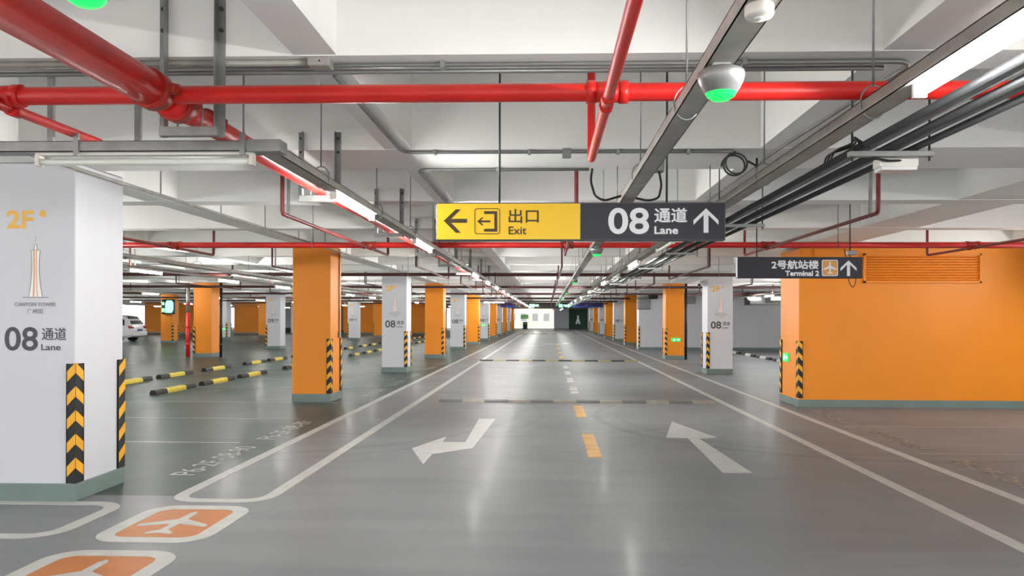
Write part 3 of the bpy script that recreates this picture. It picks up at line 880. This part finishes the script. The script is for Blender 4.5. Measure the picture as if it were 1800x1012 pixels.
for k in range(3):
    MB().tube(smooth_path([(1.66 + .02 * k, 3.98, H + .91), (1.66, 4.05 + .03 * k, H + .98 + .012 * k), (1.72 + .03 * k, 4.25, H + .99), (1.70, 4.45 + .06 * k, H + 1.0), (1.76, 4.7 + .05 * k, H + .965)], .08), .006, 6).build('cable', 'cable', t)

# ---------------------------------------------------------------- hanging signs
def sign_plane(Y):
    """front plane of a sign at distance Y: px,py -> local (x,z)"""
    return lambda px, py: (lambda p: (p.x, p.z))(at_y(px, py, Y))


SY = 5.6
G = sign_plane(SY)
A, B = G(768, 420.5), G(1274, 357)
t = thing('overhead_sign', 'wide hanging sign, yellow Exit half and dark 08 Lane half', 'sign', ((A[0] + B[0]) / 2, SY + .05, A[1]))
xm = G(1020, 388)[0]
MB().rbox(A[0] - .008, B[0] + .008, SY + .003, SY + .1, A[1] - .008, B[1] + .008, .006).build('casing', 'signframe', t)
MB().box(A[0], xm, SY, SY + .01, A[1], B[1]).build('exit_panel', 'signyellow', t, 'yellow exit panel')
MB().box(xm, B[0], SY, SY + .01, A[1], B[1]).build('lane_panel', 'signdark', t, 'dark slate lane panel')
def poly(mb, pts, Y, Gf, d=.002, mi=0): mb.prism([Gf(*p) for p in pts], (0, Y, 0), (1, 0, 0), (0, 0, 1), (0, -1, 0), d, mi)
def stxt(body, x0, x1, y0, y1, bold, Y, Gf, mb):
    a = Gf(x0, y1); b = Gf(x1, y0); bold_text(mb, body, (0, Y - .002, 0), (1, 0, 0), (0, 0, 1), (0, -1, 0), a[0], b[0], a[1], b[1], bold * (b[1] - a[1]))
m = MB(); poly(m, [(780, 388), (801, 368), (810, 368), (793, 384.5), (821, 384.5), (821, 391.5), (793, 391.5), (810, 409), (801, 409)], SY, G)
m.build('left_arrow', 'signbrown', t, 'dark left arrow')
m = MB()
oq = rrect(834, 879, 366, 411.5, 5); iq = rrect(835.3, 877.7, 367.3, 410.2, 4)
for i in range(len(oq)):
    j = (i + 1) % len(oq); poly(m, [oq[i], oq[j], iq[j], iq[i]], SY, G)
poly(m, [(851, 371), (874, 371), (874, 407), (851, 407), (851, 402), (869, 402), (869, 376), (851, 376)], SY, G)
poly(m, [(839, 389), (847, 382), (850, 382), (845, 387.3), (862, 387.3), (862, 390.7), (845, 390.7), (850, 396), (847, 396)], SY, G)
m.build('exit_symbol', 'signbrown', t, 'dark exit door symbol')
m = MB(); stxt('出口', 894, 947, 367, 392, .015, SY, G, m); stxt('Exit', 894, 925.5, 398, 412, .02, SY, G, m); m.build('exit_lettering', 'signbrown', t, 'dark exit lettering')
m = MB(); stxt('08', 1069, 1141, 365, 411.5, .03, SY, G, m); m.build('lane_number', 'signwhite', t, 'large white 08')
m = MB(); stxt('通道', 1150, 1208, 365, 391, .025, SY, G, m); stxt('Lane', 1150, 1192, 397.5, 411.5, .045, SY, G, m); m.build('lane_lettering', 'signwhite', t, 'white lane lettering')
UP = [(0, 0), (22, 21), (22, 29), (4.2, 11.5), (4.2, 43), (-4.2, 43), (-4.2, 11.5), (-22, 29), (-22, 21)]
m = MB(); poly(m, [(1241 + x, 366 + y) for x, y in UP], SY, G); m.build('up_arrow', 'signwhite', t, 'white up arrow')
for px in (878, 1172):
    q = at_y(px, 330, SY + .05); MB().cyl((q.x, SY + .05, B[1]), (q.x, SY + .05, SLAB), .008, 8).build('hanger_rod', 'darkpipe', t)
def P3(px, py, Y): return at_y(px, py, Y)
t2 = thing('sign_cable', 'black power cable looping above the overhead exit sign', 'cable', P3(1100, 340, 5.66))
MB().tube(smooth_path([P3(1041, 297, 5.9), P3(1038, 318, 5.8), P3(1046, 345, 5.68), P3(1062, 353, 5.66), P3(1082, 347, 5.66), P3(1096, 343, 5.66), P3(1112, 347, 5.66), P3(1140, 353, 5.66),
                       P3(1158, 348, 5.68), P3(1163, 325, 5.8), P3(1158, 299, 5.95)], .06), .009, 8).build('cable', 'cable', t2)
q = P3(1160, 300, 5.95); MB().rbox(q.x - .05, q.x + .03, 5.9, 6.0, q.z - .01, SOF, .006).build('outlet_box', 'conduit', t2)

TY = 10.1
G = sign_plane(TY)
A, B = G(1297.5, 487.5), G(1516, 452.5)
t = thing('overhead_sign', 'smaller dark hanging sign reading Terminal 2 before the orange wall', 'sign', ((A[0] + B[0]) / 2, TY + .05, A[1]))
MB().rbox(A[0] - .008, B[0] + .008, TY + .003, TY + .1, A[1] - .008, B[1] + .008, .006).build('casing', 'signdark', t)
MB().box(A[0], B[0], TY, TY + .01, A[1], B[1]).build('panel', 'signdark', t)
m = MB(); stxt('2号航站楼', 1356, 1439, 457, 473, .035, TY, G, m); stxt('Terminal 2', 1380, 1440, 475.5, 485, .06, TY, G, m); m.build('lettering', 'signwhite', t, 'white terminal lettering')
m = MB(); poly(m, rrect(1444.5, 1473, 456.5, 485, 3), TY, G, .002, 0); poly(m, rrect(1445.8, 1471.7, 457.8, 483.7, 2.4), TY, G, .003, 1)
poly(m, [(1458.8 + x * 25, 470.5 - y * 23) for x, y in PLANE], TY, G, .004, 0); m.build('aeroplane_symbol', ['signwhite', 'signorange'], t, 'white aeroplane on an orange square')
m = MB(); poly(m, [(1491.5 + x * .64, 457.5 + y * .64) for x, y in UP], TY, G); m.build('up_arrow', 'signwhite', t, 'white up arrow')
for px in (1330, 1494):
    q = at_y(px, 440, TY + .05); MB().cyl((q.x, TY + .05, B[1]), (q.x, TY + .05, top_at(q.x, TY + .05)), .008, 8).build('hanger_rod', 'darkpipe', t)
t2 = thing('sign_cable', 'thin black cable looping behind and below the terminal sign', 'cable', P3(1495, 495, TY + .16))
MB().tube(smooth_path([P3(1484, 437, TY + .16), P3(1490, 470, TY + .16), P3(1492, 495, TY + .16), P3(1499, 507, TY + .16), P3(1505, 495, TY + .16), P3(1503, 470, TY + .16)], .05), .006, 6).build('cable', 'cable', t2)
q = P3(1494, 445, TY + .1); MB().rbox(q.x - .06, q.x + .06, TY + .02, TY + .08, q.z - .03, q.z + .03, .006).build('connector_box', 'conduit', t2)

# ---------------------------------------------------------------- exit signs, displays, camera
def exit_sign(x, y, z, wd, ht, nrm, label):
    t = thing('exit_sign', label, 'exit sign', (x, y, z), 'green exit signs')
    U = Vector((1, 0, 0)) if nrm == 'y' else Vector((0, -1, 0)); W = Vector((0, -1, 0)) if nrm == 'y' else Vector((-1, 0, 0))
    O = Vector((x, y, z))
    MB().prism(rrect(-wd / 2, wd / 2, -ht / 2, ht / 2, .015), O, U, (0, 0, 1), W, .025).build('face', 'exit', t)
    m = MB(); O2 = O + W * .025
    k = ht / .17
    man = [(-.02, .02), (.015, .035), (.045, .01), (.035, 0), (.01, .015), (.015, -.02), (.035, -.055), (.02, -.06), (0, -.03), (-.03, -.055), (-.045, -.05), (-.012, -.015), (-.025, .005), (-.04, -.01), (-.05, 0)]
    m.prism([(-wd * .2 + a * k, b * k) for a, b in man], O2, U, (0, 0, 1), W, .003)
    m.prism([(-wd * .2 + .02 * k + a, .05 * k + b) for a, b in disc(.014 * k, 10)], O2, U, (0, 0, 1), W, .003)
    m.prism([(wd * .05, -.012 * k), (wd * .25, -.012 * k), (wd * .25, -.04 * k), (wd * .42, 0), (wd * .25, .04 * k), (wd * .25, .012 * k), (wd * .05, .012 * k)], O2, U, (0, 0, 1), W, .003)
    m.build('symbol', 'exitwhite', t)
    return t


q = at_y(1188, 597, PY0 + 22.5); exit_sign(q.x, PY0 + 22.5, q.z, .36, .14, 'y', 'small green running man sign low on the orange pillar right of the lane')
exit_sign(4.55, 14.25, .86, .32, .16, 'x', 'green exit sign on the left end of the orange wall')
q = at_y(850, 571, PY0 + 45); exit_sign(q.x, PY0 + 45, q.z, .34, .14, 'y', 'tiny pale green sign on the far white pillar left of the lane')
q = at_y(393, 578, PY0 + 45); exit_sign(q.x, PY0 + 45, q.z, .34, .14, 'y', 'tiny green sign on a white pillar far to the left')


def display(px0, py0, px1, py1, Y, label, shapes):
    a, b = at_y(px0, py1, Y), at_y(px1, py0, Y)
    t = thing('guidance_display', label, 'display', ((a.x + b.x) / 2, Y, a.z), 'parking guidance displays')
    MB().rbox(a.x, b.x, Y, Y + .12, a.z, b.z, .01).build('casing', 'screen', t)
    wd, ht = b.x - a.x, b.z - a.z
    for pl in shapes:
        m = MB(); m.prism([(a.x + x * wd, a.z + y * ht) for x, y in pl], (0, Y, 0), (1, 0, 0), (0, 0, 1), (0, -1, 0), .006); m.build('lit_symbol', 'ledpale', t, 'glowing pale green symbol')
    if top_at((a.x + b.x) / 2, Y) and Y > 50:
        for x in (a.x + .1, b.x - .1): MB().cyl((x, Y + .06, b.z), (x, Y + .06, top_at(x, Y + .06)), .02, 6).build('hanger_rod', 'darkpipe', t)
    return t


ARR = lambda x, s: [(x - s * .10, .5), (x, .88), (x, .65), (x + s * .1, .65), (x + s * .1, .35), (x, .35), (x, .12)]
display(284, 526, 307, 552, PY0 + 7.5 * 5 - .13, 'square black display with green symbols on a far left orange pillar',
        [[(.28, .1), (.78, .1), (.9, .3), (.9, .75), (.78, .92), (.4, .92), (.28, .7)], [(.04, .62), (.2, .62), (.2, .8), (.04, .8)], [(.04, .15), (.22, .15), (.22, .4), (.04, .4)]])
display(928, 531.5, 1006, 542, 61, 'long black display with green arrows hanging far down the lane', [ARR(.14, 1), [(.03, .2), (.08, .2), (.08, .8), (.03, .8)], ARR(.9, -1), [(.7, .2), (.78, .2), (.78, .85), (.7, .85)]])
q = at_y(1232, 497, 21.2)
t = thing('security_camera', 'white security camera on the left face of the white pillar right of the lane', 'camera', (4.55, 21.7, q.z))
MB().tube([(4.55, 21.6, q.z + .06), (4.42, 21.6, q.z + .06), (4.40, 21.5, q.z)], .02, 8).build('bracket', 'plastic', t)
MB().tube([(4.46, 21.66, q.z + .02), (4.33, 21.32, q.z - .06)], .055, 14).build('camera_body', 'plastic', t)
MB().tube([(4.332, 21.326, q.z - .058), (4.328, 21.31, q.z - .062)], .042, 14).build('lens', 'cable', t)

# vertical pipes by pillars
k3 = PY0 + 7.5 * 3
for x, m, r, lab in ((ROW2X - .56, 'red', .075, 'red standpipe on the left of the orange second-row pillar'), (ROW2X + .76, 'cable', .05, 'black standpipe on the right of the orange second-row pillar')):
    t = thing('standpipe', lab, 'pipe', (x, k3, 0))
    MB().cyl((x, k3 - .05, 0), (x, k3 - .05, 1.75 if m == 'red' else SOF), r, 12).build('pipe', m, t)
    if m == 'red': MB().cyl((x, k3 - .05, 1.75), (x, k3 - .05, SOF), r * .95, 12).build('upper_pipe', 'galv', t, 'grey upper length')
    for z in (.5, 1.2, 2.1): MB().cyl((x, k3 - .05, z - .04), (x, k3 - .05, z + .04), r + .015, 12).build('collar', 'red' if m == 'red' else 'darkpipe', t)
t = thing('standpipe', 'black upright pipe shape on the right edge of the orange pillar right of the lane', 'pipe', (RIGHTX + .44, k3, 0))  # the pillar's black right edge, modelled as a pipe with collars
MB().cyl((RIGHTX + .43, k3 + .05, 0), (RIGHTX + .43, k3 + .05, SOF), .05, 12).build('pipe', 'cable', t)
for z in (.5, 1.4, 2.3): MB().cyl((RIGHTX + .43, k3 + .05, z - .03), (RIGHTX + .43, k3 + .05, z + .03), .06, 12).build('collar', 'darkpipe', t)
k1 = PY0 + 7.5
t = thing('wall_conduit', 'thin pale conduit down the side of the nearest orange pillar', 'conduit', (LEFTX + PW, k1 + .5, 1.5))
MB().cyl((LEFTX + PW + .012, k1 + .55, 1.25), (LEFTX + PW + .012, k1 + .55, SOF), .011, 8).build('conduit_pipe', 'conduit', t)
MB().rbox(LEFTX + PW, LEFTX + PW + .04, k1 + .5, k1 + .6, 1.2, 1.32, .005).build('switch_box', 'conduit', t)

# ---------------------------------------------------------------- wheel stops and speed bumps
def stop_mesh(mid):
    mb = MB(); prof = [(-.075, 0), (.075, 0), (.07, .055), (.045, .1), (-.045, .1), (-.07, .055)]
    for a, b, mi in ((-.85, -.4, 0), (-.4, .4, 1), (.4, .85, 0)):
        mb.prism(prof, (0, a, 0), (1, 0, 0), (0, 0, 1), (0, 1, 0), b - a, mi)
    return mb.mesh('wheel_stop', ['black', mid])
def stops(x, starts, mid, row, key):
    me = stop_mesh(mid)
    for i, y in enumerate(starts):
        o = link('wheel_stop', me, loc=(x + .004 * (i % 3), y + .85, 0)); o.rotation_euler.z = .004 * (i % 2)
        tag(o, '%s rubber wheel stop, %s in %s' % (key, nth(i), row), 'wheel stop', 'wheel stops in ' + row, 'thing')
stops(-8.0, [14.75 + 2.1 * j + 7.5 * k for k in range(6) for j in range(3)], 'stopyellow', 'the row behind the left pillars', 'black and yellow')
stops(-10.0, [16.6 + (0, 2.1, 4.6)[j] + 7.5 * k for k in range(6) for j in range(3)], 'stopyellow', 'the farther row behind the left pillars', 'black and yellow')
stops(8.5, [26.3, 28.5, 30.7, 33.0], 'stopwhite', 'the row before the white wall', 'black and pale')
for y, x0, x1, mats, lab in ((14.05, -2.05, 3.15, ['bump1', 'bump2'], 'worn grey speed bump across the lane, nearest the arrows'),
                             (27.3, -2.5, 3.3, ['black', 'bump3'], 'black and yellow speed bump across the lane, middle distance'),
                             (72, -2.6, 3.4, ['black', 'bump3'], 'dark speed bump across the lane near the far exit')):
    t = thing('speed_bump', lab, 'speed bump', ((x0 + x1) / 2, y, 0)); nseg = 12; sw = (x1 - x0) / nseg
    for i in range(nseg):
        MB().prism([(-.17, 0), (.17, 0), (.12, .028), (.05, .042), (-.05, .042), (-.12, .028)], (x0 + i * sw, y, 0), (0, 1, 0), (0, 0, 1), (1, 0, 0), sw - .006).build('segment', mats[i % 2], t)

# ---------------------------------------------------------------- far end
t = thing('barrier_panel', 'dark green panel wall with white symbol at the far end of the lane', 'panel', (4.6, 104, 0))
g0, g1 = at_y(1000, 577, 103.9), at_y(1033, 540, 103.9)
MB().box(g0.x, g1.x, 103.9, 104.1, 0, 2.9).build('panel', 'greendoor', t)
m = MB(); q = at_y(1016, 563, 103.9)
m.prism([(-.35, -.5), (-.1, -.5), (0, -.1), (.1, -.5), (.35, -.5), (.12, .3), (.12, .7), (-.12, .7), (-.12, .3)], (q.x, 103.9, q.z), (1, 0, 0), (0, 0, 1), (0, -1, 0), .02); m.build('symbol', 'signwhite', t)
for px0, px1, lab in ((1006, 1060, 'long blue banner over the lane far away, right of the green display'), (880, 906, 'short dark blue banner far away, left of the green display')):
    a, b = at_y(px0, 540, 64), at_y(px1, 529, 64)
    t = thing('banner', lab, 'banner', ((a.x + b.x) / 2, 64, a.z)); MB().rbox(a.x, b.x, 64, 64.08, a.z, b.z, .01).build('board', 'blue', t)
    for x in (a.x + .2, b.x - .2): MB().cyl((x, 64.04, b.z), (x, 64.04, top_at(x, 64.04)), .015, 6).build('hanger_rod', 'darkpipe', t)
t = thing('ticket_machine', 'small dark cabinet standing at the far exit', 'cabinet', (-3.7, 104, 0))
q0, q1 = at_y(919, 577, 104), at_y(927, 568, 104)
MB().rbox(q0.x, q1.x, 104, 104.5, .1, 1.0, .04).build('body', 'screen', t); MB().box(q0.x - .05, q1.x + .05, 103.95, 104.55, 0, .1).build('base', 'darkpipe', t)
MB().box(q0.x + .1, q1.x - .1, 103.985, 104.0, .65, .9).build('panel', 'louvre', t)
# building outside the exit
t = thing('building', 'sunlit cream building seen through the far exit', 'building', (-1, 128, 0))
MB().box(-16, 3, 128, 134, 0, 11).build('wall', 'cream', t)
for i in range(9):
    for j in range(3):
        x = -14.5 + i * 1.95; z = .9 + j * 3
        f = MB().box(x, x + 1.2, 127.95, 128, z, z + 1.5).build('window', 'signwhite', t)
        MB().box(x + .08, x + 1.12, 127.94, 127.95, z + .08, z + 1.42).build('pane', 'louvre', f)
t = thing('notice_board', 'small green board outside the far exit', 'board', (-3.4, 116, 0))
q0, q1 = at_y(915, 560, 116), at_y(929, 553, 116)
MB().box(q0.x, q1.x, 116, 116.06, q0.z, q1.z).build('board', 'foliage', t)
for x in (q0.x + .1, q1.x - .1): MB().cyl((x, 116.05, 0), (x, 116.05, q1.z), .04, 8).build('post', 'galv', t)

# ---------------------------------------------------------------- parked car
t = thing('car', 'white parked car with red tail lamp, partly hidden by the nearest pillar', 'car', (-28.3, 46.4, 0), rz=0.0)
# local: length along x, rear at +x, width along y
secs = [(-2.25, .45, .70, .60, .72), (-2.1, .3, .86, .78, .82), (-1.2, .24, 1.0, .88, .9), (-.95, .24, 1.04, .88, .9), (-.2, .24, 1.62, .66, .92), (.6, .24, 1.7, .64, .92), (1.5, .24, 1.66, .63, .91), (1.95, .26, 1.42, .68, .9), (2.15, .32, 1.0, .82, .87), (2.25, .42, .72, .8, .82)]
vs = []; fs = []
for x, zb, zt, wt, wm in secs:
    zm = min(.95, (zb + zt) / 2 + .25)
    ring = [(wm * .92, zb), (wm, zb + .12), (wm, zm - .05), (wm - .02, zm), (wt, zt - .06), (wt - .1, zt)]
    vs += [(x, y, z) for y, z in ring] + [(x, -y, z) for y, z in ring[::-1]]
N = 12
for i in range(len(secs) - 1):
    for j in range(N): fs.append((i * N + j, i * N + (j + 1) % N, (i + 1) * N + (j + 1) % N, (i + 1) * N + j))
fs += [tuple(range(N)), tuple(range((len(secs) - 1) * N, len(secs) * N))[::-1]]
body = MB().add(vs, fs, 0, False).build('body', 'car', t, local=True)
def sidewin(s):
    m = MB(); pts = [(-.55, 1.02), (-.12, 1.5), (1.45, 1.54), (1.72, 1.36), (1.78, 1.04)]
    vv = [(x, s * (.925 - (z - .95) * .37), z) for x, z in pts]; m.add(vv + [(x, y + s * .012, z) for x, y, z in vv], [list(range(5)), [5 + i for i in range(5)]] + [(i, (i + 1) % 5, 5 + (i + 1) % 5, 5 + i) for i in range(5)]); return m
for s in (-1, 1): sidewin(s).build('side_window', 'glass', t, local=True)
MB().add([(1.75, -.55, 1.6), (1.75, .55, 1.6), (2.1, .68, 1.12), (2.1, -.68, 1.12), (1.79, -.55, 1.61), (1.79, .55, 1.61), (2.14, .68, 1.13), (2.14, -.68, 1.13)],
         [(0, 1, 2, 3), (4, 5, 6, 7), (0, 1, 5, 4), (1, 2, 6, 5), (2, 3, 7, 6), (3, 0, 4, 7)]).build('rear_window', 'glass', t, local=True)
for s in (-1, 1): MB().rbox(2.0, 2.24, s * .58, s * .89, .84, 1.0, .03).build('tail_lamp', 'tail', t, local=True)
MB().rbox(2.1, 2.34, -.78, .78, .36, .62, .05).build('bumper', 'car', t, local=True)
MB().box(2.255, 2.29, -.26, .26, .68, .8).build('number_plate', 'blue', t, local=True)
for sx in (-1.4, 1.35):
    for s in (-1, 1):
        wl = MB().tube([(sx, s * .72, .34), (sx, s * .93, .34)], .34, 20).build('wheel', 'tyre', t, local=True)
        MB().tube([(sx, s * .925, .34), (sx, s * .94, .34)], .2, 16).build('hub', 'alloy', wl, local=True)
